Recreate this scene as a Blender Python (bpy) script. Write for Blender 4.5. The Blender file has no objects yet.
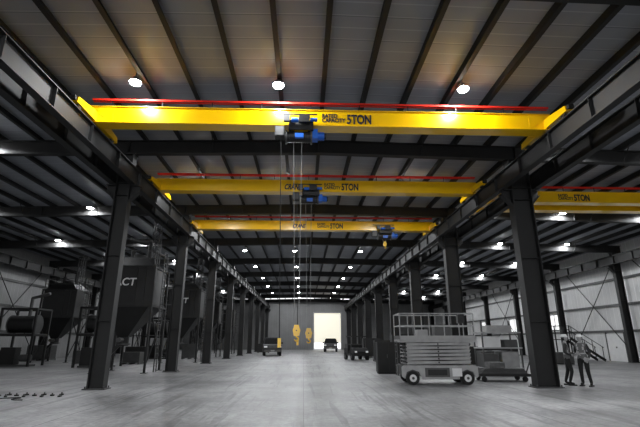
import bpy, math, random
from mathutils import Vector, Matrix, Euler
random.seed(4)
scene = bpy.context.scene
COL = scene.collection
try:
    scene.view_settings.view_transform = 'Standard'
    scene.view_settings.look = 'None'
except Exception:
    pass

# ---------------------------------------------------------------- materials
def mat(name, col, rough=0.55, metal=0.0, var=0.15, scale=3.0, emit=0.0, bump=0.0, coat=0.0):
    m = bpy.data.materials.new(name); m.use_nodes = True
    nt = m.node_tree; b = nt.nodes['Principled BSDF']
    if isinstance(col, (int, float)): col = (col, col, col)
    b.inputs['Roughness'].default_value = rough
    b.inputs['Metallic'].default_value = metal
    b.inputs['Coat Weight'].default_value = coat
    b.inputs['Coat Roughness'].default_value = .15
    tc = nt.nodes.new('ShaderNodeTexCoord'); nz = nt.nodes.new('ShaderNodeTexNoise')
    nz.inputs['Scale'].default_value = scale; nz.inputs['Detail'].default_value = 4
    nt.links.new(tc.outputs['Object'], nz.inputs['Vector'])
    rp = nt.nodes.new('ShaderNodeValToRGB')
    rp.color_ramp.elements[0].position = 0.3; rp.color_ramp.elements[1].position = 0.7
    rp.color_ramp.elements[0].color = tuple(c*(1-var) for c in col)+(1,)
    rp.color_ramp.elements[1].color = tuple(min(1, c*(1+var)) for c in col)+(1,)
    nt.links.new(nz.outputs['Fac'], rp.inputs['Fac'])
    nt.links.new(rp.outputs['Color'], b.inputs['Base Color'])
    if emit:
        b.inputs['Emission Color'].default_value = tuple(col)+(1,)
        b.inputs['Emission Strength'].default_value = emit
    if bump:
        bp = nt.nodes.new('ShaderNodeBump'); bp.inputs['Strength'].default_value = bump
        nt.links.new(nz.outputs['Fac'], bp.inputs['Height'])
        nt.links.new(bp.outputs['Normal'], b.inputs['Normal'])
    return m

def line_mask(nt, sock, period, width):
    a = nt.nodes.new('ShaderNodeMath'); a.operation = 'DIVIDE'; a.inputs[1].default_value = period
    nt.links.new(sock, a.inputs[0])
    f = nt.nodes.new('ShaderNodeMath'); f.operation = 'FRACT'; nt.links.new(a.outputs[0], f.inputs[0])
    l = nt.nodes.new('ShaderNodeMath'); l.operation = 'LESS_THAN'; l.inputs[1].default_value = width/period
    nt.links.new(f.outputs[0], l.inputs[0])
    return l.outputs[0]

def mixcol(nt, fac, c1, c2):
    mx = nt.nodes.new('ShaderNodeMix'); mx.data_type = 'RGBA'
    nt.links.new(fac, mx.inputs[0])
    for i, c in ((6, c1), (7, c2)):
        if isinstance(c, (int, float)): mx.inputs[i].default_value = (c, c, c, 1)
        elif isinstance(c, tuple): mx.inputs[i].default_value = c+(1,)
        else: nt.links.new(c, mx.inputs[i])
    return mx.outputs[2]

def concrete():
    m = bpy.data.materials.new('polished_concrete'); m.use_nodes = True
    nt = m.node_tree; b = nt.nodes['Principled BSDF']
    tc = nt.nodes.new('ShaderNodeTexCoord'); sp = nt.nodes.new('ShaderNodeSeparateXYZ')
    nt.links.new(tc.outputs['Object'], sp.inputs[0])
    def noise(sc, det=6, ro=.6, stretch=None, rot=0, dist=0):
        n = nt.nodes.new('ShaderNodeTexNoise'); n.inputs['Scale'].default_value = sc; n.inputs['Detail'].default_value = det
        n.inputs['Roughness'].default_value = ro; n.inputs['Distortion'].default_value = dist
        if stretch:
            mp = nt.nodes.new('ShaderNodeMapping'); mp.inputs['Scale'].default_value = stretch
            mp.inputs['Rotation'].default_value = (0, 0, rot)
            nt.links.new(tc.outputs['Object'], mp.inputs[0]); nt.links.new(mp.outputs[0], n.inputs[0])
        else: nt.links.new(tc.outputs['Object'], n.inputs[0])
        return n
    n1 = noise(.4, 9, .7); n2 = noise(7, 6, .7); n3 = noise(1.3, 8, .75, (1, .35, 1)); n4 = noise(.25, 6, .6)
    n5 = noise(2.0, 3, .5, (2.2, .12, 1), .35, .6); n6 = noise(2.0, 3, .5, (2.0, .1, 1), -.8, .8)
    r = nt.nodes.new('ShaderNodeValToRGB')
    r.color_ramp.elements[0].position = 0.3; r.color_ramp.elements[0].color = (.15, .15, .151, 1)
    r.color_ramp.elements[1].position = 0.7; r.color_ramp.elements[1].color = (.34, .34, .343, 1)
    nt.links.new(n1.outputs[0], r.inputs[0])
    def mul(c, n, a0, a1, p0=.3, p1=.7):
        r2 = nt.nodes.new('ShaderNodeValToRGB')
        r2.color_ramp.elements[0].position = p0; r2.color_ramp.elements[1].position = p1
        r2.color_ramp.elements[0].color = (a0, a0, a0, 1); r2.color_ramp.elements[1].color = (a1, a1, a1, 1)
        nt.links.new(n.outputs[0], r2.inputs[0])
        mu = nt.nodes.new('ShaderNodeMix'); mu.data_type = 'RGBA'; mu.blend_type = 'MULTIPLY'; mu.inputs[0].default_value = 1
        nt.links.new(c, mu.inputs[6]); nt.links.new(r2.outputs[0], mu.inputs[7]); return mu.outputs[2]
    c = mul(r.outputs[0], n2, .65, 1.3)
    c = mul(c, n3, .6, 1.1, .33, .55)
    c = mul(c, n4, .65, 1.1, .35, .6)
    c = mul(c, n5, .62, 1.0, .33, .4)
    c = mul(c, n6, .65, 1.0, .35, .42)
    la = line_mask(nt, sp.outputs[0], 5.1, 0.025); lb = line_mask(nt, sp.outputs[1], 4.2, 0.025)
    mx = nt.nodes.new('ShaderNodeMath'); mx.operation = 'MAXIMUM'
    nt.links.new(la, mx.inputs[0]); nt.links.new(lb, mx.inputs[1])
    c = mixcol(nt, mx.outputs[0], c, 0.07)
    nt.links.new(c, b.inputs['Base Color'])
    rr = nt.nodes.new('ShaderNodeMapRange'); rr.inputs['To Min'].default_value = .3; rr.inputs['To Max'].default_value = .65
    nt.links.new(n3.outputs[0], rr.inputs[0]); nt.links.new(rr.outputs[0], b.inputs['Roughness'])
    bp = nt.nodes.new('ShaderNodeBump'); bp.inputs['Strength'].default_value = .05
    nt.links.new(n2.outputs[0], bp.inputs['Height']); nt.links.new(bp.outputs[0], b.inputs['Normal'])
    return m

def ribbed(name, base, dark, axis, period, width, period2=None, rough=.5, tint=(1, 1, 1)):
    m = bpy.data.materials.new(name); m.use_nodes = True
    nt = m.node_tree; b = nt.nodes['Principled BSDF']; b.inputs['Roughness'].default_value = rough
    tc = nt.nodes.new('ShaderNodeTexCoord'); sp = nt.nodes.new('ShaderNodeSeparateXYZ')
    nt.links.new(tc.outputs['Object'], sp.inputs[0])
    n1 = nt.nodes.new('ShaderNodeTexNoise'); n1.inputs['Scale'].default_value = .6; n1.inputs['Detail'].default_value = 4
    nt.links.new(tc.outputs['Object'], n1.inputs[0])
    T = lambda v: tuple(v*t for t in tint)
    cc = mixcol(nt, n1.outputs[0], T(base*.75), T(base*1.25))
    l = line_mask(nt, sp.outputs[axis], period, width)
    c = mixcol(nt, l, cc, T(dark))
    if period2:
        l2 = line_mask(nt, sp.outputs[axis], period2, width*.6)
        c = mixcol(nt, l2, c, T(base*1.35))
    nt.links.new(c, b.inputs['Base Color'])
    bp = nt.nodes.new('ShaderNodeBump'); bp.inputs['Strength'].default_value = .3; bp.inputs['Distance'].default_value = .03
    nt.links.new(l, bp.inputs['Height']); nt.links.new(bp.outputs[0], b.inputs['Normal'])
    return m

M = {}
M['conc'] = concrete()
M['roof'] = ribbed('roof_insulation_panel', .31, .15, 1, .9, .06, 0.45, tint=(.94, .99, 1.1))
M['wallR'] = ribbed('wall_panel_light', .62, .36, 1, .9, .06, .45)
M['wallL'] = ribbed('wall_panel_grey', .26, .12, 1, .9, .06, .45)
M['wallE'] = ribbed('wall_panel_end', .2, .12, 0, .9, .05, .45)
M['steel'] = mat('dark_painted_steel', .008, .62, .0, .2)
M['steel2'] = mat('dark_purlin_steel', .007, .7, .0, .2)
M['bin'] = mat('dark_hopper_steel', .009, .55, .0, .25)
M['grey'] = mat('mid_grey_metal', .08, .5, .3)
M['lgrey'] = mat('light_grey_paint', .36, .45, 0)
M['white'] = mat('white_paint', .75, .45, 0, .05)
M['black'] = mat('black_rubber', .01, .8)
M['yellow'] = mat('crane_yellow_paint', (1.0, .57, .0), .28, 0, .04, 1.0, coat=.9)
M['red'] = mat('red_conductor_bar', (.95, .03, .015), .4, 0, .08)
M['blue'] = mat('blue_motor_paint', (.01, .13, .6), .4, 0, .1)
M['navy'] = mat('navy_lettering', (.01, .015, .04), .5, 0, .05)
M['lampbody'] = mat('lamp_housing', .2, .4, .4)
M['lamp'] = mat('lamp_lens', .98, .3, 0, .01, emit=60)
M['glass'] = mat('dark_glass', .02, .08, 0, .05)
M['head'] = mat('headlight_lens', .8, .2, 0, .02, emit=.15)
M['chain'] = mat('steel_chain', .04, .4, .5)
M['rope'] = mat('bright_wire_rope', .22, .4, .3)
M['door'] = mat('cream_glowing_door', (.85, .81, .68), .5, 0, .05, emit=.7)  # emission stands in for daylight brightness on the door panels
M['skin'] = mat('skin', .36, .5, 0, .05)
M['trouser'] = mat('dark_trousers', .012, .85, 0, .2, 30)
M['shirt'] = mat('dark_work_shirt', .03, .85, 0, .2, 30)
M['vest'] = mat('hi_vis_vest', .12, .75, 0, .1, 30)
M['strip'] = mat('reflective_strip', .4, .35, 0, .05)
M['hat'] = mat('hard_hat', .7, .3, 0, .03)
M['wood'] = mat('grey_timber', .12, .8, 0, .3, 8)
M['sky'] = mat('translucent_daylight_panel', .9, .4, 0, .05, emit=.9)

# ---------------------------------------------------------------- mesh builder
class MB:
    def __init__(s): s.v = []; s.f = []; s.m = []; s.sm = []; s.mats = []
    def mi(s, k):
        if k not in s.mats: s.mats.append(k)
        return s.mats.index(k)
    def add(s, vs, fs, k, smooth=False, xf=None):
        o = len(s.v)
        for p in vs:
            p = Vector(p)
            if xf is not None: p = xf @ p
            s.v.append(tuple(p))
        i = s.mi(k)
        for f in fs:
            s.f.append([o+a for a in f]); s.m.append(i); s.sm.append(smooth)
    def box(s, c, d, k, rot=None, taper=1.0):
        x, y, z = d[0]/2, d[1]/2, d[2]/2
        vs = []
        for sz in (-1, 1):
            t = taper if sz > 0 else 1
            for sx, sy in ((-1, -1), (1, -1), (1, 1), (-1, 1)):
                vs.append((sx*x*t, sy*y*t, sz*z))
        xf = Matrix.Translation(c)
        if rot: xf = xf @ Euler(rot).to_matrix().to_4x4()
        s.add(vs, [(0, 3, 2, 1), (4, 5, 6, 7), (0, 1, 5, 4), (1, 2, 6, 5), (2, 3, 7, 6), (3, 0, 4, 7)], k, xf=xf)
    def bbox(s, x0, x1, y0, y1, z0, z1, k):
        s.box(((x0+x1)/2, (y0+y1)/2, (z0+z1)/2), (x1-x0, y1-y0, z1-z0), k)
    def frame(s, p0, p1, up):
        p0 = Vector(p0); p1 = Vector(p1); d = (p1-p0); L = d.length; d.normalize()
        up = Vector(up)
        if abs(d.dot(up)) > .98: up = Vector((0, 1, 0)) if abs(d.y) < .9 else Vector((1, 0, 0))
        r = d.cross(up).normalized(); u = r.cross(d).normalized()
        mt = Matrix((r, u, d)).transposed().to_4x4()
        mt.translation = (p0+p1)/2
        return mt, L
    def bar(s, p0, p1, w, h, k, up=(0, 0, 1), off=(0, 0)):
        mt, L = s.frame(p0, p1, up)
        x, y, z = w/2, h/2, L/2; ox, oy = off
        vs = [(ox+a*x, oy+b*y, c*z) for c in (-1, 1) for a, b in ((-1, -1), (1, -1), (1, 1), (-1, 1))]
        s.add(vs, [(0, 3, 2, 1), (4, 5, 6, 7), (0, 1, 5, 4), (1, 2, 6, 5), (2, 3, 7, 6), (3, 0, 4, 7)], k, xf=mt)
    def ibeam(s, p0, p1, w, h, k, up=(0, 0, 1), t=.03):
        s.bar(p0, p1, w, t, k, up, (0, h/2-t/2)); s.bar(p0, p1, w, t, k, up, (0, -h/2+t/2))
        s.bar(p0, p1, t*.8, h-2*t, k, up)
    def cyl(s, p0, p1, r0, k, r1=None, n=14, smooth=True):
        if r1 is None: r1 = r0
        mt, L = s.frame(p0, p1, (0, 0, 1)); z = L/2
        vs = []
        for zz, r in ((-z, r0), (z, r1)):
            for i in range(n):
                a = 2*math.pi*i/n; vs.append((r*math.cos(a), r*math.sin(a), zz))
        fs = [(i, (i+1) % n, n+(i+1) % n, n+i) for i in range(n)]
        s.add(vs, fs, k, smooth, mt)
        s.add(vs, [tuple(range(n-1, -1, -1)), tuple(range(n, 2*n))], k, False, mt)
    def tube(s, pts, r, k, n=8):
        for a, b in zip(pts[:-1], pts[1:]):
            s.cyl(a, b, r, k, n=n)
        for p in pts[1:-1]: s.sphere(p, (r, r, r), k, 8, 5)
    def sphere(s, c, r, k, n=16, m=10, zmin=-1.0):
        if isinstance(r, (int, float)): r = (r, r, r)
        vs = []; fs = []
        for j in range(m+1):
            ph = math.asin(max(-1, zmin)) + (math.pi/2-math.asin(max(-1, zmin)))*j/m
            for i in range(n):
                a = 2*math.pi*i/n
                vs.append((c[0]+r[0]*math.cos(ph)*math.cos(a), c[1]+r[1]*math.cos(ph)*math.sin(a), c[2]+r[2]*math.sin(ph)))
        for j in range(m):
            for i in range(n):
                fs.append((j*n+i, j*n+(i+1) % n, (j+1)*n+(i+1) % n, (j+1)*n+i))
        s.add(vs, fs, k, True)
    def prism(s, prof, axis, a0, a1, k, inset=None):
        n = len(prof); vs = []
        for a in (a0, a1):
            for p in prof:
                if axis == 'x': vs.append((a, p[0], p[1]))
                elif axis == 'y': vs.append((p[0], a, p[1]))
                else: vs.append((p[0], p[1], a))
        fs = [(i, (i+1) % n, n+(i+1) % n, n+i) for i in range(n)]+[tuple(range(n-1, -1, -1)), tuple(range(n, 2*n))]
        s.add(vs, fs, k)
    def frustum(s, c0, d0, c1, d1, k):
        vs = []
        for c, d in ((c0, d0), (c1, d1)):
            for sx, sy in ((-1, -1), (1, -1), (1, 1), (-1, 1)):
                vs.append((c[0]+sx*d[0]/2, c[1]+sy*d[1]/2, c[2]))
        s.add(vs, [(0, 3, 2, 1), (4, 5, 6, 7), (0, 1, 5, 4), (1, 2, 6, 5), (2, 3, 7, 6), (3, 0, 4, 7)], k)
    def mesh(s, name):
        me = bpy.data.meshes.new(name); me.from_pydata(s.v, [], s.f)
        for k in s.mats: me.materials.append(M[k])
        me.polygons.foreach_set('material_index', s.m)
        me.polygons.foreach_set('use_smooth', s.sm)
        me.validate(); me.update()
        import bmesh
        bm = bmesh.new(); bm.from_mesh(me); bmesh.ops.recalc_face_normals(bm, faces=bm.faces); bm.to_mesh(me); bm.free()
        return me
    def obj(s, name, loc=(0, 0, 0), rotz=0, parent=None):
        o = bpy.data.objects.new(name, s.mesh(name)); COL.objects.link(o)
        o.location = loc; o.rotation_euler = (0, 0, rotz)
        if parent: o.parent = parent
        return o
def empty(name, loc=(0, 0, 0), rotz=0):
    o = bpy.data.objects.new(name, None); COL.objects.link(o); o.location = loc; o.rotation_euler = (0, 0, rotz)
    o.empty_display_size = .3
    return o
def text(name, body, loc, size, k, parent, shear=0, bold=.0, rotz=0, sx=1.0):
    c = bpy.data.curves.new(name, 'FONT'); c.body = body; c.size = size; c.extrude = .004; c.shear = shear; c.offset = bold
    c.space_line = .8
    c.materials.append(M[k])
    o = bpy.data.objects.new(name, c); COL.objects.link(o)
    o.location = loc; o.rotation_euler = (math.pi/2, 0, rotz); o.scale = (sx, 1, 1)
    o.parent = parent
    return o

# ---------------------------------------------------------------- dimensions
Y0, Y1 = -16, 84
XW0, XW1 = -24.0, 25.0
SP = 8.4
FR = [15.7+SP*k for k in range(-3, 9)]
XR = .5
XL, XRR = -6.9, 8.42       # inner column lines
RA, RB = -6.55, 7.72       # centre-bay runways
def zr(x, base): return base-.02*abs(x-XR)

b = MB(); b.bbox(XW0-.2, XW1+.2, Y0, Y1+14, -.3, 0, 'conc'); b.obj('floor')
b = MB()
for x0, x1 in ((XW0-.2, XR), (XR, XW1+.2)):
    z0 = zr(x0, 9.5); z1 = zr(x1, 9.5)
    vs = [(x0, Y0, z0), (x1, Y0, z1), (x1, Y1+.2, z1), (x0, Y1+.2, z0)]
    vs += [(p[0], p[1], p[2]+.15) for p in vs]
    b.add(vs, [(0, 1, 2, 3), (4, 5, 6, 7), (0, 1, 5, 4), (1, 2, 6, 5), (2, 3, 7, 6), (3, 0, 4, 7)], 'roof')
b.obj('ceiling')
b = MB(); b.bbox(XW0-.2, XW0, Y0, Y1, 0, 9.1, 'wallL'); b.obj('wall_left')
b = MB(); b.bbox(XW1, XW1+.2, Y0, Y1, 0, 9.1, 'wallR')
b.bbox(XW1-.06, XW1, 34.0, 36.0, 0, 2.1, 'white'); b.bbox(XW1-.09, XW1, 33.9, 34.0, 0, 2.2, 'grey')
b.bbox(XW1-.09, XW1, 36.0, 36.1, 0, 2.2, 'grey'); b.bbox(XW1-.12, XW1-.06, 34.95, 35.02, 1, 1.1, 'grey')
b.obj('wall_right')
DX0, DX1, DZ = 1.9, 7.0, 6.6
b = MB()
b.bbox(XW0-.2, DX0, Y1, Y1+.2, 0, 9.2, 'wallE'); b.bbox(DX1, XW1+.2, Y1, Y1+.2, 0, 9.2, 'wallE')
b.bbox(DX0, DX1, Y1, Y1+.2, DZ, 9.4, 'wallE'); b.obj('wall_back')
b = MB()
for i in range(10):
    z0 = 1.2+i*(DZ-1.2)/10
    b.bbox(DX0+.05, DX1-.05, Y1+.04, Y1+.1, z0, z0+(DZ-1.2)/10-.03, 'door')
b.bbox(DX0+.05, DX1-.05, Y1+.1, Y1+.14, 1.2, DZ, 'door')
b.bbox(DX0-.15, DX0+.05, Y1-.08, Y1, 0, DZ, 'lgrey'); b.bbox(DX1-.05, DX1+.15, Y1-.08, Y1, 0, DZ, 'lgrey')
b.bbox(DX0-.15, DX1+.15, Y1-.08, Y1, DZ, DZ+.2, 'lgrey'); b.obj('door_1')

# purlins
b = MB(); x = XR-17*1.37
while x < XW1-.3:
    z = zr(x, 9.5)
    b.bar((x, Y0, z-.13), (x, Y1, z-.13), .03, .24, 'steel2')
    b.bar((x+.05, Y0, z-.24), (x+.05, Y1, z-.24), .14, .025, 'steel2')
    x += 1.37
b.obj('roof_purlins')

rm = None
for y in FR:
    if rm is None:
        b = MB()
        for xe in (XW0+.1, XW1-.1):
            z0 = zr(XR, 8.95); z1 = zr(xe, 8.95)
            b.ibeam((XR, 0, z0), (xe, 0, z1), .26, .56, 'steel')
        for k in range(-15, 17, 3):
            xx = XR+k*1.37
            for sy in (-1, 1):
                b.bar((xx, sy*.1, zr(xx, 8.7)), (xx, sy*.6, zr(xx, 9.3)), .03, .03, 'steel')
        for xx in (-15, XL, 0.5, XRR, 16):
            b.box((xx, 0, zr(xx, 8.95)), (.025, .24, .52), 'steel')
        rm = b.mesh('roof_rafter')
    o = bpy.data.objects.new('roof_rafter', rm); COL.objects.link(o); o.location = (0, y, 0)

def column_mesh(name, w, fl, brk, zt):
    b = MB()
    t = .035
    for sx in (-1, 1): b.bbox(sx*w/2-t/2, sx*w/2+t/2, -fl/2, fl/2, 0, zt, 'steel')
    b.bbox(-w/2, w/2, -t/2, t/2, 0, zt, 'steel')
    b.bbox(-w/2-.12, w/2+.12, -fl/2-.08, fl/2+.08, 0, .035, 'grey')
    for sx in (-1, 1):
        for sy in (-1, 1):
            b.cyl((sx*(w/2+.06), sy*fl/2, .03), (sx*(w/2+.06), sy*fl/2, .1), .025, 'grey', n=6)
    for z in (2.2, 4.5, 6.8, 7.3): b.bbox(-w/2, w/2, -fl/2+.02, fl/2-.02, z, z+.02, 'steel')
    for sx in brk:
        x0 = sx*w/2; x1 = sx*(w/2+.36)
        b.bbox(min(x0, x1), max(x0, x1), -.16, .16, 7.2, 7.24, 'steel')
        b.prism([(x0, 6.6), (x1, 7.0), (x1, 7.22), (x0, 7.22)], 'y', -.012, .012, 'steel')
        b.bar((x0, 0, 6.6), (x1, 0, 7.0), .28, .03, 'steel', (0, 0, 1))
    b.bbox(-w/2-.08, w/2+.08, -fl/2, fl/2, zt-.03, zt, 'steel')
    return b.mesh(name)
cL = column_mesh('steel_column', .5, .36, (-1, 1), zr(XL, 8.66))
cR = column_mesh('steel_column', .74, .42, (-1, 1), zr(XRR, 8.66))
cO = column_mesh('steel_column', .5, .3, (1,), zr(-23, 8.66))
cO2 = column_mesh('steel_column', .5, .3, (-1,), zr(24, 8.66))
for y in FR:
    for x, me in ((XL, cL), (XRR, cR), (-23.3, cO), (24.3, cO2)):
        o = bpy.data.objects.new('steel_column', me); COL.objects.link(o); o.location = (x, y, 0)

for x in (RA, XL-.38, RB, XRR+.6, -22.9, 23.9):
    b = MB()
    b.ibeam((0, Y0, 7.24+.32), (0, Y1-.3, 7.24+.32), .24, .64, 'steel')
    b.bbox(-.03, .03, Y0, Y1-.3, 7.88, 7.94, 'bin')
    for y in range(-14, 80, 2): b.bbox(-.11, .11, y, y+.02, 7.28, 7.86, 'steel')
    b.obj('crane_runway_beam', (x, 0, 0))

for nm, xw, sgn in (('wall_girts', XW0, 1), ('wall_girts', XW1, -1)):
    b = MB()
    for z in (2.2, 4.2, 6.2, 8.0):
        b.bbox(min(xw, xw+sgn*.14), max(xw, xw+sgn*.14), Y0, Y1-.1, z, z+.18, 'grey')
    for k in (4, 5, 7, 9):
        y = FR[k]
        b.bar((xw+sgn*.25, y+.3, .4), (xw+sgn*.25, y+8, 8.2), .05, .05, 'steel')
        b.bar((xw+sgn*.3, y+.3, 8.2), (xw+sgn*.3, y+8, .4), .05, .05, 'steel')
    b.obj(nm)

n = 1
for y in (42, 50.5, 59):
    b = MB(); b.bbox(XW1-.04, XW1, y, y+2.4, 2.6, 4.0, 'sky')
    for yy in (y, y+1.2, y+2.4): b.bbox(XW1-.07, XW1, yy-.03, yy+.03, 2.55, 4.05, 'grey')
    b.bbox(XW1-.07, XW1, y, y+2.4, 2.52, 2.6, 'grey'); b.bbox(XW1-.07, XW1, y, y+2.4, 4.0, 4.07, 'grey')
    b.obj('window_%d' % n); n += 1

# ---------------------------------------------------------------- lamps
lights = empty('high_bay_lights')
b = MB(); pos = []
for k in range(-2, 9):
    for x in (-5.15, -.85, 4.85): pos.append((x, 11.5+SP*k))
for k in range(-2, 8):
    for x in (-18.5, -12.2, 10.7, 15.2, 20.5): pos.append((x, 15.4+SP*k))
for x, y in pos:
    z = 9.03 if -8 < x < 9 else 8.8
    b.cyl((x, y, z), (x, y, z+.14), .17, 'lampbody', .09, 16)
    b.cyl((x, y, z-.05), (x, y, z), .15, 'lamp', .17, 16)
    b.cyl((x, y, z+.14), (x, y, zr(x, 9.48)), .012, 'lampbody', n=5)
b.obj('lamp_fixtures', parent=lights)
for x, y in pos:
    l = bpy.data.lights.new('lamp_light', 'SPOT'); l.energy = 400; l.shadow_soft_size = .12
    l.spot_size = math.radians(174); l.spot_blend = .12; l.color = (.94, .97, 1.0)
    o = bpy.data.objects.new('lamp_light', l); COL.objects.link(o); o.location = (x, y, 8.93 if -8 < x < 9 else 8.7); o.parent = lights
for (x, y, tx, ty, en) in ((6.2, 7.6, 6.3, 11.3, 2600), (9.6, 7.6, 8.6, 11.9, 2000)):  # added spots without fixtures, throwing the bright patches on the floor
    l = bpy.data.lights.new('floor_patch_spot', 'SPOT'); l.energy = en; l.shadow_soft_size = .1
    l.spot_size = math.radians(9); l.spot_blend = .9
    o = bpy.data.objects.new('floor_patch_spot', l); COL.objects.link(o); o.location = (x, y, 8.5); o.parent = lights
    o.rotation_euler = (Vector((tx, ty, 0))-Vector((x, y, 8.5))).to_track_quat('-Z', 'Y').to_euler()

# ---------------------------------------------------------------- overhead cranes
def hoist_mesh(b, x, y, z):
    for sy in (-.28, .28):
        b.bbox(x-.38, x+.38, y+sy-.02, y+sy+.02, z-.18, z+.16, 'bin')
        for sx in (-.27, .27): b.cyl((x+sx, y+sy*.4, z+.05), (x+sx, y+sy*1.15, z+.05), .08, 'chain', n=12)
    for sx in (-.35, .35): b.bbox(x+sx-.03, x+sx+.03, y-.34, y+.34, z-.2, z-.12, 'bin')
    b.cyl((x-.45, y-.1, z-.34), (x+.3, y-.1, z-.34), .17, 'bin', n=18)
    for k in range(9): b.cyl((x-.36+k*.07, y-.1, z-.34), (x-.34+k*.07, y-.1, z-.34), .18, 'chain', n=16)
    for xx in (-.48, .3): b.cyl((x+xx, y-.1, z-.34), (x+xx+.05, y-.1, z-.34), .22, 'grey', n=18)
    b.box((x+.43, y-.1, z-.28), (.18, .3, .32), 'blue')
    b.cyl((x+.52, y-.1, z-.3), (x+.72, y-.1, z-.3), .12, 'blue', n=16)
    for k in range(4): b.cyl((x+.55+k*.05, y-.1, z-.3), (x+.565+k*.05, y-.1, z-.3), .14, 'blue', n=16)
    b.cyl((x+.72, y-.1, z-.3), (x+.78, y-.1, z-.3), .1, 'bin', n=14)
    b.box((x-.66, y-.1, z-.2), (.3, .28, .34), 'bin')
    b.box((x-.66, y-.25, z-.2), (.24, .02, .28), 'grey')
    b.box((x+.1, y-.42, z+.12), (.34, .14, .24), 'bin')
    b.box((x-.45, y-.4, z+.14), (.2, .12, .2), 'grey')
    b.cyl((x-.3, y-.42, z+.08), (x-.08, y-.42, z+.08), .07, 'blue', n=12)
    b.cyl((x+.28, y-.42, z+.1), (x+.5, y-.42, z+.1), .06, 'blue', n=12)
    b.box((x-.05, y-.36, z-.42), (.26, .1, .14), 'blue')
    b.bar((x-.8, y-.38, z+.3), (x+.5, y-.38, z+.3), .03, .04, 'bin')
def hook_block(b, x, y, z, s=.62):
    b.prism([(x-.16*s, z+.1*s), (x-.1*s, z+.36*s), (x+.1*s, z+.36*s), (x+.16*s, z+.1*s), (x+.12*s, z-.12*s), (x-.12*s, z-.12*s)], 'y', y-.09*s, y+.09*s, 'yellow')
    b.cyl((x, y-.12*s, z+.12*s), (x, y+.12*s, z+.12*s), .17*s, 'yellow', n=16)
    b.cyl((x, y-.13*s, z+.12*s), (x, y+.13*s, z+.12*s), .03*s, 'chain', n=10)
    b.cyl((x, y, z-.1*s), (x, y, z-.18*s), .045*s, 'yellow', n=10)
    pts = []
    for i in range(10):
        a = math.radians(90-i*30); pts.append((x+.085*s*math.cos(a), y, z-.25*s+.085*s*math.sin(a)))
    for i, (p, q) in enumerate(zip(pts[:-1], pts[1:])): b.cyl(p, q, (.04-.002*i)*s, 'yellow', n=8)
def crane(y, xa, xb, hx, hookz, txt, logo, name='overhead_crane', zb=8.0, gh=.52, twin=0, hs=.62):
    e = empty(name, (0, y, 0))
    b = MB()
    L0, L1 = xa-.1, xb+.1
    for dy in ((0, twin) if twin else (0,)):
        b.bbox(L0, L1, dy-.19, dy-.175, zb, zb+gh, 'yellow'); b.bbox(L0, L1, dy+.175, dy+.19, zb, zb+gh, 'yellow')
        b.bbox(L0, L1, dy-.24, dy+.24, zb-.02, zb+.0, 'yellow')
        b.bbox(L0, L1, dy-.24, dy+.24, zb+gh, zb+gh+.015, 'yellow')
        b.bbox(L0, L1, dy-.235, dy+.235, zb+gh+.015, zb+gh+.025, 'grey')   # unseen grey plate, added to cut yellow bounce onto the ceiling
        for xx in (L0, L1): b.bbox(xx-.02, xx+.02, dy-.2, dy+.2, zb, zb+gh, 'yellow')
    b.obj('girder', parent=e)
    for nm, xx in (('end_truck_1', xa), ('end_truck_2', xb)):
        b = MB(); t1 = 1.35+twin
        b.prism([(-1.35, 8.02), (-1.3, 8.2), (-.4, 8.32), (.4+twin, 8.32), (t1-.05, 8.2), (t1, 8.02)], 'x', xx-.11, xx+.11, 'yellow')
        for sy in (-1.1, t1-.25): b.cyl((xx-.07, sy, 8.06), (xx+.07, sy, 8.06), .12, 'chain', n=16)
        for sy in (-1.4, t1+.05): b.box((xx, sy, 8.12), (.16, .1, .12), 'black')
        sg = 1 if xx < 0.5*(xa+xb) else -1
        b.prism([(xx+sg*.11, 8.3), (xx+sg*.11, 8.0+gh), (xx+sg*.6, 8.0+gh), (xx+sg*.6, 8.02)], 'y', -.2, .2, 'yellow')
        b.obj(nm, parent=e)
    b = MB()
    zz = zb+gh+.25
    b.bar((L0+.0, -.2, zz), (L1-.0, -.2, zz), .05, .06, 'red')
    b.bar((L0+.0, -.12, zz-.03), (L1-.0, -.12, zz-.03), .03, .03, 'red')
    xx = L0+.6
    while xx < L1: b.bbox(xx-.012, xx+.012, -.19, -.16, zb+gh, zz, 'bin'); xx += 1.55
    b.obj('red_conductor_rail', parent=e)
    b = MB(); hoist_mesh(b, hx, 0, zb-.02); b.obj('hoist', parent=e)
    b = MB()
    for dx, dy in ((-.08, -.1), (.08, -.1), (-.08, -.04), (.08, -.04)):
        b.cyl((hx-.1+dx*1.6, dy, zb-.4), (hx-.05+dx*.7, dy, hookz+.1), .008, 'rope', n=6)
    hook_block(b, hx-.05, -.07, hookz, hs)
    if hookz < 3:   # pendant control cable and pendant
        b.cyl((hx-.62, -.15, zb-.3), (hx-.5, -.3, 1.6), .012, 'black', n=6)
        b.box((hx-.5, -.3, 1.5), (.09, .07, .24), 'yellow')
    b.obj('hook_block', parent=e)
    if txt is not None:
        text('lettering_rated', 'RATED\nCAPACITY', (txt, -.2, zb+gh*.54), .19, 'navy', e, 0, .005, sx=.82)
        text('lettering_capacity', '5TON', (txt+.78, -.2, zb+gh*.17), .44, 'navy', e, 0, .014, sx=.66)
    if logo is not None:
        text('lettering_maker', 'CRANE', (logo, -.2, zb+gh*.2), .34, 'navy', e, .3, .012, sx=.68)
    return e
crane(12.3, RA, RB, -.15, 1.75, .5, None, hs=.62)
crane(18.5, RA, RB, .25, 1.75, .85, -.95, hs=.85)
crane(25.4, RA, RB, 4.9, 7.1, .75, -.75, hs=.6)
crane(19.6, XRR+.6, 23.9, 18.5, 7.1, 12.3, None, twin=1.3, hs=.6)

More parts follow.
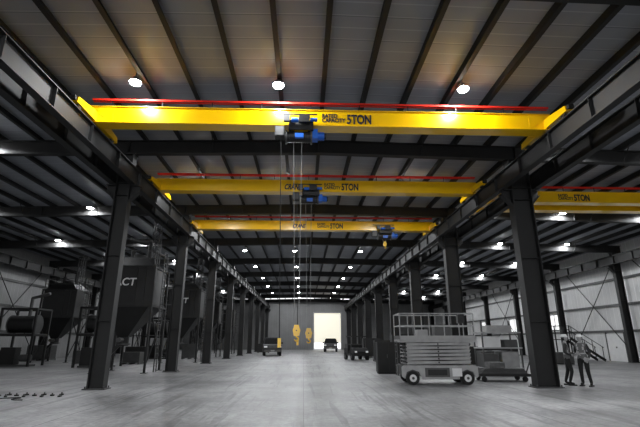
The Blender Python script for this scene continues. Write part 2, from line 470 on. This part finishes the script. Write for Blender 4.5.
# ---------------------------------------------------------------- storage hoppers on stands
hop = MB()
hop.frustum((0, 0, 5.35), (2.4, 2.2), (0, 0, 5.95), (1.3, 1.2), 'bin')
hop.bbox(-1.2, 1.2, -1.1, 1.1, 3.4, 5.35, 'bin')
hop.frustum((-.35, 0, 1.75), (.55, .5), (0, 0, 3.4), (2.4, 2.2), 'bin')
hop.cyl((-.35, 0, 1.3), (-.35, 0, 1.8), .25, 'bin'); hop.cyl((-.35, 0, 1.35), (-.35, 0, 1.42), .34, 'grey')
hop.cyl((-.35, -.3, 1.6), (-.35, -.75, 1.6), .12, 'grey'); hop.bar((-.35, -.2, 1.5), (-.9, -.2, .9), .12, .16, 'bin')
for z in (3.4, 5.35): hop.bbox(-1.26, 1.26, -1.16, 1.16, z-.05, z+.05, 'bin')
for x in (.35, .8):
    for sy in (-1.12, 1.12): hop.bbox(x-.03, x+.03, sy-.04, sy+.04, 3.4, 5.35, 'bin')
for sx in (-1.28, 1.28):
    for sy in (-1.15, 1.15):
        hop.bar((sx, sy, 0), (sx, sy, 5.4), .1, .1, 'steel'); hop.bbox(sx-.14, sx+.14, sy-.14, sy+.14, 0, .03, 'grey')
    hop.bar((sx, -1.15, .3), (sx, 1.15, 3.2), .05, .05, 'steel'); hop.bar((sx, 1.15, .3), (sx, -1.15, 3.2), .05, .05, 'steel')
    hop.bar((sx, -1.15, 3.3), (sx, 1.15, 3.3), .1, .1, 'steel')
for sy in (-1.15, 1.15): hop.bar((-1.28, sy, 3.3), (1.28, sy, 3.3), .1, .1, 'steel')
hop.cyl((0, 0, 5.95), (0, 0, 6.15), .35, 'bin'); hop.cyl((-.5, .2, 5.6), (-.5, .2, 6.5), .12, 'bin')
for sx, sy in ((.75, -.5), (1.1, -.5), (.75, -.15), (1.1, -.15)): hop.bar((sx, sy, 5.3), (sx, sy, 8.0), .05, .05, 'grey')
for k in range(6):
    z = 5.4+k*.43
    hop.bar((.75, -.5, z), (1.1, -.5, z+.4), .03, .03, 'grey'); hop.bar((.75, -.15, z), (1.1, -.15, z+.4), .03, .03, 'grey')
hop.bbox(.7, 1.15, -.55, -.1, 8.0, 8.05, 'steel')
hop.tube([(.3, .5, 5.7), (.3, .5, 6.9), (-.9, .5, 7.2)], .13, 'bin', 12)
for sx in (-1.2, 1.2): hop.bar((sx, -1.1, 6.2), (sx, 1.1, 6.2), .04, .04, 'grey'); hop.bar((sx, -1.1, 5.35), (sx, -1.1, 6.2), .04, .04, 'grey'); hop.bar((sx, 1.1, 5.35), (sx, 1.1, 6.2), .04, .04, 'grey')
hop.bar((-1.2, -1.1, 6.2), (1.2, -1.1, 6.2), .04, .04, 'grey'); hop.bar((-1.2, -1.1, 5.8), (1.2, -1.1, 5.8), .03, .03, 'grey')
for sy in (-.2, .2): hop.bar((1.42, sy, 0), (1.42, sy, 6.3), .04, .04, 'grey')
for k in range(20): hop.bar((1.42, -.2, .3+k*.3), (1.42, .2, .3+k*.3), .025, .025, 'grey')
for k in range(5):
    z = 2.6+k*.85
    hop.tube([(1.42, -.2, z), (1.75, -.3, z), (2.0, 0, z), (1.75, .3, z), (1.42, .2, z)], .015, 'grey', 5)
hm = hop.mesh('storage_hopper')
for (x, y, t) in ((-9.2, 24.2, 1), (-9.3, 35.2, 1), (-10.0, 46.5, 0), (-10.3, 58, 0), (-18.9, 35.5, 0), (-18.5, 47, 0), (-14.3, 53, 0)):
    o = bpy.data.objects.new('storage_hopper', hm); COL.objects.link(o); o.location = (x, y, 0)
    if t:
        text('lettering', 'ACT', (-.75, -1.17, 4.35), .55, 'white', o, .1, .012)

def skid(x, y):
    b = MB()
    for sx in (-1.1, 1.1):
        for sy in (-.8, .8): b.bar((sx, sy, 0), (sx, sy, 3.6), .12, .12, 'steel')
    for z in (1.9, 3.55):
        for sy in (-.8, .8): b.bar((-1.1, sy, z), (1.1, sy, z), .12, .12, 'steel')
        for sx in (-1.1, 1.1): b.bar((sx, -.8, z), (sx, .8, z), .12, .12, 'steel')
    b.bbox(-1.1, 1.1, -.8, .8, 1.96, 2.0, 'grey')
    b.cyl((-.8, 0, 2.6), (.8, 0, 2.6), .55, 'bin', n=24); b.cyl((-.85, 0, 2.6), (-.8, 0, 2.6), .6, 'grey', n=24); b.cyl((.8, 0, 2.6), (.85, 0, 2.6), .6, 'grey', n=24)
    b.tube([(.2, 0, 3.1), (.2, 0, 4.3), (1.3, 0, 4.6)], .1, 'grey', 10)
    b.box((-.4, -.3, .6), (.9, .6, 1.1), 'bin'); b.cyl((.3, -.3, .5), (.9, -.3, .5), .22, 'grey', n=16)
    b.bbox(-.9, 1.0, -.7, .2, 0, .1, 'grey')
    b.obj('process_tank_skid', (x, y, 0))
for a in ((-12.8, 28.8), (-13.3, 41.5), (-18.4, 30.0), (-14.5, 46.8)): skid(*a)

# ---------------------------------------------------------------- scissor lift
def scissor_lift(loc, rotz, L=2.85, W=1.3):
    e = empty('scissor_lift', loc, rotz)
    b = MB()
    h = L/2
    prof = [(-h+.02, .62), (-h+.02, .3), (-h+.12, .22), (-h+.2, .45), (-h+.42, .54), (-h+.66, .45), (-h+.76, .2), (h-.76, .2), (h-.66, .45), (h-.42, .54), (h-.2, .45), (h-.12, .22), (h-.02, .3), (h-.02, .62), (h-.1, .68), (-h+.1, .68)]
    for a0, a1 in ((-W/2, -W/2+.06), (W/2-.06, W/2)): b.prism(prof, 'y', a0, a1, 'lgrey')
    b.bbox(-h+.1, h-.1, -W/2+.06, W/2-.06, .32, .66, 'grey')
    b.bbox(-.55, .35, -W/2-.02, -W/2+.02, .28, .6, 'grey'); b.bbox(-.45, .25, -W/2-.03, -W/2, .34, .54, 'bin')
    b.bbox(.45, .8, -W/2-.02, -W/2, .3, .58, 'white')
    b.obj('chassis', parent=e)
    b = MB()
    for sx in (-1, 1):
        for sy in (-1, 1):
            x = sx*(h-.42); y = sy*(W/2-.09)
            b.cyl((x, y-.1, .24), (x, y+.1, .24), .24, 'black', n=24)
            b.cyl((x, y-.115, .24), (x, y+.115, .24), .13, 'white', n=16)
            b.cyl((x, y-.13, .24), (x, y+.13, .24), .05, 'grey', n=8)
    b.obj('wheels', parent=e)
    b = MB()
    n = 6; z0, z1 = .72, 1.5; dz = (z1-z0)/n
    for sy in (-W/2+.1, W/2-.1):
        for k in range(n):
            zm = z0+(k+.5)*dz; d = .022
            b.bar((-1.2, sy-.03, zm-d), (1.2, sy-.03, zm+d), .045, .085, 'lgrey')
            b.bar((-1.2, sy+.03, zm+d), (1.2, sy+.03, zm-d), .045, .085, 'lgrey')
            for sx in (-1.2, 0, 1.2): b.cyl((sx, sy-.07, zm), (sx, sy+.07, zm), .03, 'bin', n=8)
    for k in range(n+1):
        for sx in (-1.2, 1.2): b.cyl((sx, -W/2+.1, z0+k*dz), (sx, W/2-.1, z0+k*dz), .03, 'grey', n=8)
    b.bbox(-1.1, 1.1, -.3, .3, .75, 1.48, 'bin')
    b.obj('scissor_arms', parent=e)
    b = MB()
    b.bbox(-h, h, -W/2, W/2, 1.5, 1.62, 'lgrey')
    b.bbox(-h, h, -W/2, -W/2+.02, 1.6, 1.74, 'lgrey'); b.bbox(-h, h, W/2-.02, W/2, 1.6, 1.74, 'lgrey')
    b.bbox(h-.02, h, -W/2, W/2, 1.6, 1.74, 'grey'); b.bbox(-h, -h+.02, -W/2, W/2, 1.6, 1.74, 'grey')
    for sy in (-W/2+.02, W/2-.02):
        for z in (2.1, 2.55): b.cyl((-h+.02, sy, z), (h-.02, sy, z), .02, 'lgrey', n=8)
        for i in range(6):
            x = -h+.02+i*(L-.04)/5; b.cyl((x, sy, 1.6), (x, sy, 2.55), .02, 'lgrey', n=8)
    for sx in (-h+.02, h-.02):
        for z in (2.1, 2.55): b.cyl((sx, -W/2+.02, z), (sx, W/2-.02, z), .02, 'lgrey', n=8)
    b.box((.9, -W/2-.03, 2.35), (.25, .2, .32), 'bin'); b.box((.35, .1, 1.85), (.6, .5, .45), 'grey'); b.box((-.4, .2, 1.8), (.4, .4, .35), 'lgrey')
    b.obj('platform', parent=e)
    b = MB()
    for sy in (-.2, .2): b.bar((-h-.04, sy, .3), (-h-.04, sy, 1.55), .03, .03, 'grey')
    for k in range(5): b.bar((-h-.04, -.2, .4+k*.25), (-h-.04, .2, .4+k*.25), .03, .03, 'grey')
    b.obj('ladder', parent=e)
    return e
scissor_lift((5.05, 17.3, 0), math.radians(-2))

b = MB()
for sx in (-.9, .9):
    for sy in (-.5, .5):
        b.bar((sx, sy, .15), (sx, sy, 2.5), .06, .06, 'grey'); b.cyl((sx, sy-.05, .12), (sx, sy+.05, .12), .12, 'black')
for z in (.3, 1.2, 1.9): b.bbox(-.95, .95, -.55, .55, z, z+.06, 'lgrey')
for x, z, w, h_, k in ((-.5, .36, .7, .6, 'grey'), (.4, .36, .8, .7, 'lgrey'), (-.4, 1.26, .8, .5, 'white'), (.5, 1.26, .6, .35, 'grey'), (0, 1.96, 1.2, .3, 'lgrey')):
    b.bbox(x-w/2, x+w/2, -.4, .4, z, z+h_, k)
b.obj('storage_rack_cart', (9.3, 21.3, 0))
b = MB()
b.bbox(-1.0, 1.0, -.5, .5, .2, .3, 'bin')
for sx in (-.8, .8):
    for sy in (-.4, .4): b.cyl((sx, sy-.04, .1), (sx, sy+.04, .1), .1, 'black')
for k in range(4): b.bbox(-.9+.05*k, .9-.03*k, -.42, .42, .3+k*.05, .34+k*.05, 'grey')
b.bar((1.0, 0, .25), (1.25, 0, .8), .04, .04, 'bin'); b.bbox(-.5, .1, -.3, .3, .5, .72, 'wood')
b.obj('flatbed_trolley', (8.0, 18.3, 0), math.radians(-4))
def cabinet(name, x, y, w, d, h_, k='bin'):
    b = MB(); b.bbox(-w/2, w/2, -d/2, d/2, .08, h_, k); b.bbox(-w/2+.04, w/2-.04, -d/2+.04, d/2-.04, 0, .08, 'black')
    for i in range(2):
        x0 = -w/2+.03+i*(w/2-.02); b.bbox(x0, x0+w/2-.05, -d/2-.02, -d/2, .14, h_-.06, 'steel')
        b.bbox(x0+w/2-.12, x0+w/2-.09, -d/2-.05, -d/2-.02, h_*.5, h_*.5+.16, 'grey')
        for j in range(4): b.bbox(x0+.08, x0+w/2-.15, -d/2-.03, -d/2-.02, .22+j*.05, .24+j*.05, 'black')
    return b.obj(name, (x, y, 0))
cabinet('electrical_cabinet', 4.2, 22.5, 1.1, .6, 1.5)
cabinet('electrical_cabinet', 5.6, 25.5, 1.2, .7, 1.9)

def crate(x, y, w, d, h_, k='wood', rz=0):
    b = MB()
    for i in range(3): b.bbox(-w/2+i*(w-.1)/2, -w/2+i*(w-.1)/2+.1, -d/2, d/2, 0, .1, 'wood')
    b.bbox(-w/2, w/2, -d/2, d/2, .1, .13, 'wood')
    b.bbox(-w/2+.04, w/2-.04, -d/2+.04, d/2-.04, .13, h_, k)
    n_ = max(2, int(h_/.25))
    for j in range(n_):
        z = .16+j*(h_-.16)/n_; b.bbox(-w/2, w/2, -d/2, -d/2+.03, z, z+(h_-.16)/n_*.8, k)
    for sx in (-w/2, w/2-.08): b.bbox(sx, sx+.08, -d/2-.02, -d/2+.01, .13, h_, k)
    return b.obj('shipping_crate', (x, y, 0), rz)
for a in ((-12, 32.3, 1.3, 1, .8, 'grey'), (-13.6, 37.5, 1.6, 1, 1.1, 'bin'), (-15.5, 33, 1.5, 1, .9, 'grey'), (-10.2, 41, 1.2, 1, 1.3, 'grey'), (-21.8, 38.5, 1.8, 1.2, 1.2, 'grey'),
          (11.2, 29, 1.6, 1.2, 1.2, 'bin'), (13.2, 31, 1.5, 1.2, .9, 'grey'), (15, 34, 2.2, 1.4, 1.5, 'bin'), (17.8, 31, 1.4, 1.2, .8, 'grey'), (6.3, 35.5, 1.5, 1.2, 1.6, 'bin'), (6.6, 44, 1.6, 1.2, 1.8, 'bin'),
          (11.5, 38, 2, 1.4, 1.8, 'bin'), (-5.4, 61, 1.5, 1.2, 1.2, 'bin'), (10.6, 25.5, 1.3, 1, 1.0, 'grey')):
    crate(*a)
b = MB()
b.bbox(-1.4, 1.4, -.45, .45, .85, .93, 'grey')
for sx in (-1.3, 0, 1.3):
    for sy in (-.38, .38): b.bar((sx, sy, 0), (sx, sy, .85), .07, .07, 'bin')
b.bbox(-1.3, 1.3, -.38, .38, .25, .29, 'bin'); b.bbox(-1, -.4, -.3, .3, .93, 1.25, 'bin'); b.box((.6, 0, 1.03), (.5, .3, .2), 'lgrey')
b.bbox(-.1, .7, -.3, .3, .29, .65, 'grey')
b.obj('workbench', (-21.4, 32.3, 0))
b = MB()
for i in range(9):
    b.bbox(i*.27, i*.27+.28, -.45, .45, .18*(i+1), .18*(i+1)+.03, 'bin')
for sy in (-.47, .47):
    b.bar((0, sy, .1), (2.5, sy, 1.75), .04, .2, 'bin'); b.bar((0, sy, 1.05), (2.5, sy, 2.7), .04, .04, 'bin')
    for i in range(4): b.bar((.1+i*.75, sy, .15+i*.5), (.1+i*.75, sy, 1.1+i*.5), .04, .04, 'bin')
b.bbox(2.45, 3.7, -.47, .47, 1.62, 1.68, 'bin')
for sx in (2.5, 3.65):
    for sy in (-.42, .42): b.bar((sx, sy, 0), (sx, sy, 2.7), .07, .07, 'bin')
for sy in (-.42, .42): b.bar((2.5, sy, 2.68), (3.65, sy, 2.68), .04, .04, 'bin')
b.obj('steel_stairs', (23.2, 34.5, 0), math.radians(180))

# ---------------------------------------------------------------- vehicles
def pickup(name, x, y, k, rz=0):
    b = MB()
    lower = [(-2.8, .45), (-2.85, .9), (-2.75, 1.12), (-1.3, 1.22), (2.7, 1.22), (2.8, .6), (2.75, .5), (2.2, .5), (2.1, .8), (1.8, .92), (1.5, .8), (1.4, .45), (-1.3, .45), (-1.4, .8), (-1.75, .92), (-2.1, .8), (-2.2, .45)]
    b.prism(lower, 'x', -.96, .96, k)
    def cab(z0, z1, ya, yb, yc, yd, w0, w1, kk):
        vs = [(-w0, ya, z0), (w0, ya, z0), (w0, yb, z0), (-w0, yb, z0), (-w1, yc, z1), (w1, yc, z1), (w1, yd, z1), (-w1, yd, z1)]
        b.add(vs, [(0, 3, 2, 1), (4, 5, 6, 7), (0, 1, 5, 4), (1, 2, 6, 5), (2, 3, 7, 6), (3, 0, 4, 7)], kk)
    cab(1.2, 1.86, -1.3, 1.0, -.65, .85, .93, .74, 'glass')
    cab(1.84, 1.92, -.7, .9, -.6, .8, .76, .7, k)
    for sx in (-1, 1):
        b.bar((sx*.93, -1.3, 1.2), (sx*.75, -.65, 1.86), .07, .07, k); b.bar((sx*.93, .95, 1.2), (sx*.75, .83, 1.86), .09, .09, k)
        b.bar((sx*.94, -.1, 1.2), (sx*.76, -.1, 1.86), .06, .09, k)
        b.box((sx*1.08, -1.15, 1.32), (.2, .1, .2), k)
        b.box((sx*.74, -2.82, .95), (.34, .1, .18), 'head')
        for yy in (-1.75, 1.8):
            b.cyl((sx*.72, yy, .4), (sx*.98, yy, .4), .4, 'black', n=22); b.cyl((sx*.9, yy, .4), (sx*1.0, yy, .4), .22, 'grey', n=14)
    b.box((0, -2.84, .92), (1.1, .08, .32), 'glass')
    for j in range(4): b.box((0, -2.89, .8+j*.08), (1.08, .02, .025), 'grey')
    b.box((0, -2.9, .55), (1.9, .18, .22), 'grey'); b.box((0, -3.0, .55), (.4, .02, .12), 'lgrey')
    b.bbox(-.8, .8, 1.1, 2.7, 1.2, 1.24, 'black')
    return b.obj(name, (x, y, 0), rz)
pickup('pickup_truck', -3.6, 51, 'bin', math.radians(6))
pickup('pickup_truck', 4.1, 68, 'bin', math.radians(-5))
b = MB()
b.prism([(-1.3, .35), (-1.35, .7), (-.9, .95), (-.5, 1.0), (-.5, .5), (.3, .5), (.3, .95), (1.3, .95), (1.3, .35)], 'x', -.68, .68, 'bin')
b.bbox(-.6, .6, -.1, .35, .5, .75, 'black'); b.bbox(-.6, .6, .28, .38, .75, 1.2, 'black')
b.bbox(-.7, .7, -.75, .6, 1.88, 1.95, 'bin')
for sx in (-.64, .64):
    b.bar((sx, -.6, .95), (sx, -.45, 1.9), .05, .05, 'grey'); b.bar((sx, .4, .9), (sx, .5, 1.9), .05, .05, 'grey')
    b.box((sx*.75, -1.33, .68), (.2, .06, .14), 'head')
    for yy in (-.9, .9): b.cyl((sx-.1, yy, .3), (sx+.1, yy, .3), .3, 'black', n=18); b.cyl((sx-.11, yy, .3), (sx+.11, yy, .3), .13, 'grey', n=12)
b.cyl((.3, -.3, 1.05), (.3, -.26, 1.07), .17, 'black'); b.bar((.3, -.3, 1.05), (.3, -.6, .8), .03, .03, 'bin')
b.bbox(-.6, .6, .5, 1.25, .95, 1.3, 'grey')
b.obj('utility_cart', (4.5, 38.5, 0), math.radians(12))

# ---------------------------------------------------------------- floor clutter (left)
b = MB()
pts = []
for i in range(50):
    t = i/49; pts.append((-9.6+2.0*t+.15*math.sin(t*19), 12.6+.35*math.sin(t*11)+.6*t, .02))
b.tube(pts, .014, 'black', 6); b.obj('power_cable')
b = MB()
for i in range(12):
    x = -8.9+i*.17; y = 13.9+.25*math.sin(i*2.1)
    b.box((x, y, .02), (.1, .07, .04), 'bin', (0, 0, i)); b.cyl((x, y, .04), (x, y, .08), .02, 'grey', n=8)
b.obj('anchor_hardware')

# ---------------------------------------------------------------- people
def skin_body(joints, edges):
    me = bpy.data.meshes.new('tmp'); me.from_pydata([j[0] for j in joints], edges, [])
    o = bpy.data.objects.new('tmp', me); COL.objects.link(o)
    md = o.modifiers.new('s', 'SKIN'); md.use_smooth_shade = True
    for i, j in enumerate(joints):
        sv = me.skin_vertices[0].data[i]; sv.radius = j[1]; sv.use_root = (i == 0)
    ss = o.modifiers.new('ss', 'SUBSURF'); ss.levels = 2; ss.render_levels = 2
    bpy.context.view_layer.update()
    dg = bpy.context.evaluated_depsgraph_get()
    ev = o.evaluated_get(dg); m2 = ev.to_mesh()
    vs = [tuple(v.co) for v in m2.vertices]; fs = [tuple(p.vertices) for p in m2.polygons]
    ev.to_mesh_clear(); bpy.data.objects.remove(o)
    return vs, fs
def person(name, loc, rotz, arms, legs, headturn=0):
    J = [((0, 0, .95), (.155, .115)), ((0, 0, 1.08), (.14, .105)), ((0, .0, 1.28), (.165, .12)), ((0, .01, 1.41), (.12, .09)), ((0, .005, 1.5), (.055, .055)), ((0, -.01, 1.58), (.05, .05))]
    E = [(0, 1), (1, 2), (2, 3), (3, 4), (4, 5)]
    hands = []
    for s, (el, wr, hd) in zip((-1, 1), arms):
        i = len(J)
        J += [((s*.17, .01, 1.40), (.068, .068)), (el, (.05, .05)), (wr, (.033, .033)), (hd, (.04, .022))]
        E += [(3, i), (i, i+1), (i+1, i+2), (i+2, i+3)]; hands.append((Vector(wr), Vector(hd), s))
    for s, (kn, an, toe) in zip((-1, 1), legs):
        i = len(J)
        J += [((s*.1, 0, .88), (.1, .105)), (kn, (.068, .072)), (an, (.05, .055)), (toe, (.045, .04))]
        E += [(0, i), (i, i+1), (i+1, i+2), (i+2, i+3)]
    vs, fs = skin_body(J, E)
    b = MB()
    groups = {}
    for f in fs:
        c = sum((Vector(vs[i]) for i in f), Vector())/len(f)
        k = 'trouser' if c.z < .96 else 'shirt'
        if abs(c.x) < .19 and c.z > .93 and c.z < 1.46:
            k = 'vest'
            if 1.08 < c.z < 1.13 or (1.12 < c.z < 1.45 and .085 < abs(c.x) < .125): k = 'strip'
        if c.z > 1.47 and abs(c.x) < .1: k = 'skin'
        if c.z < .13: k = 'black'
        for w, hd, s in hands:
            if (c-hd).dot((hd-w).normalized()) > -(hd-w).length*1.0 and (c-hd).length < .13: k = 'skin'
        groups.setdefault(k, []).append(f)
    for k, fl in groups.items():
        idx = {}; vv = []; ff = []
        for f in fl:
            nf = []
            for i in f:
                if i not in idx: idx[i] = len(vv); vv.append(vs[i])
                nf.append(idx[i])
            ff.append(nf)
        b.add(vv, ff, k, True)
    for w, hd, s in hands:
        d = (hd-w).normalized()
        side = d.cross(Vector((1, 0, .3))).normalized()
        nrm = d.cross(side).normalized()
        for q, L in ((-.03, .065), (-.01, .08), (.01, .085), (.03, .075)):
            p0 = hd+side*q+d*.01; p1 = p0+d*L*.55+nrm*.008; p2 = p1+d*L*.35+nrm*.025; p3 = p2+d*L*.2+nrm*.025
            b.cyl(p0, p1, .010, 'skin', .009, 6); b.cyl(p1, p2, .009, 'skin', .008, 6); b.cyl(p2, p3, .008, 'skin', .006, 6)
        t0 = hd-d*.03+side*-.03; t1 = t0-side*.03+d*.03; b.cyl(t0, t1, .012, 'skin', .01, 6); b.cyl(t1, t1+d*.03+nrm*.01, .01, 'skin', .007, 6)
    hb = MB()
    hb.sphere((0, -.015, 1.645), (.076, .095, .115), 'skin', 20, 14)
    hb.sphere((0, -.05, 1.585), (.05, .055, .045), 'skin', 14, 8)
    hb.prism([(-.105, 1.635), (-.135, 1.612), (-.105, 1.605)], 'x', -.013, .013, 'skin')
    for s in (-1, 1):
        hb.sphere((s*.03, -.098, 1.65), (.013, .01, .008), 'white', 8, 6); hb.sphere((s*.03, -.107, 1.65), (.006, .004, .006), 'black', 6, 5)
        hb.sphere((s*.078, .0, 1.635), (.012, .025, .035), 'skin', 8, 6)
        hb.box((s*.03, -.104, 1.668), (.03, .012, .006), 'black')
    hb.box((0, -.108, 1.582), (.042, .01, .008), 'shirt')
    hb.sphere((0, .012, 1.64), (.08, .09, .085), 'black', 16, 8)
    hb.sphere((0, .0, 1.69), (.105, .13, .1), 'hat', 20, 8, zmin=0.0)
    hb.cyl((0, -.01, 1.682), (0, -.01, 1.692), .125, 'hat', n=22)
    hb.box((0, -.13, 1.685), (.15, .08, .01), 'hat'); hb.box((0, 0, 1.775), (.03, .2, .03), 'hat')
    R = Matrix.Rotation(headturn, 4, 'Z')
    o0 = len(b.v)
    for p in hb.v: b.v.append(tuple(R @ Vector(p)))
    for f, m_, sm in zip(hb.f, hb.m, hb.sm):
        b.f.append([o0+a for a in f]); b.m.append(b.mi(hb.mats[m_])); b.sm.append(sm)
    for kn, an, toe in legs:
        mid = (Vector(an)+Vector(toe))/2
        b.box((mid.x, mid.y+.0, .02), (.1, .28, .04), 'black')
    return b.obj(name, loc, rotz)
person('construction_worker', (9.75, 16.45, 0), math.radians(60),
       [((-.25, .06, 1.15), (-.2, -.14, 1.05), (-.16, -.21, 1.05)), ((.23, .05, 1.13), (.22, -.02, .9), (.22, -.04, .82))],
       [((-.11, -.1, .5), (-.11, .02, .1), (-.12, -.13, .05)), ((.11, .03, .5), (.12, .16, .1), (.13, .01, .05))], .2)
person('construction_worker', (10.12, 16.1, 0), math.radians(-50),
       [((-.25, .08, 1.15), (-.17, -.13, 1.08), (-.1, -.19, 1.1)), ((.25, .06, 1.14), (.22, -.08, .95), (.19, -.13, .9))],
       [((-.11, -.02, .5), (-.13, .05, .1), (-.15, -.1, .05)), ((.12, -.05, .5), (.15, .04, .1), (.17, -.1, .05))], -.2)

# ---------------------------------------------------------------- world + camera
w = bpy.data.worlds.new('World'); scene.world = w; w.use_nodes = True
bg = w.node_tree.nodes['Background']; bg.inputs[0].default_value = (.81, .82, .84, 1); bg.inputs[1].default_value = 2.1
cam = bpy.data.cameras.new('camera'); co = bpy.data.objects.new('camera', cam); COL.objects.link(co)
cam.lens = 24.19; cam.sensor_width = 36; cam.clip_end = 300
co.location = (0, 0, 1.55); co.rotation_euler = (math.radians(90+16.5), 0, math.radians(-2.08))
scene.camera = co
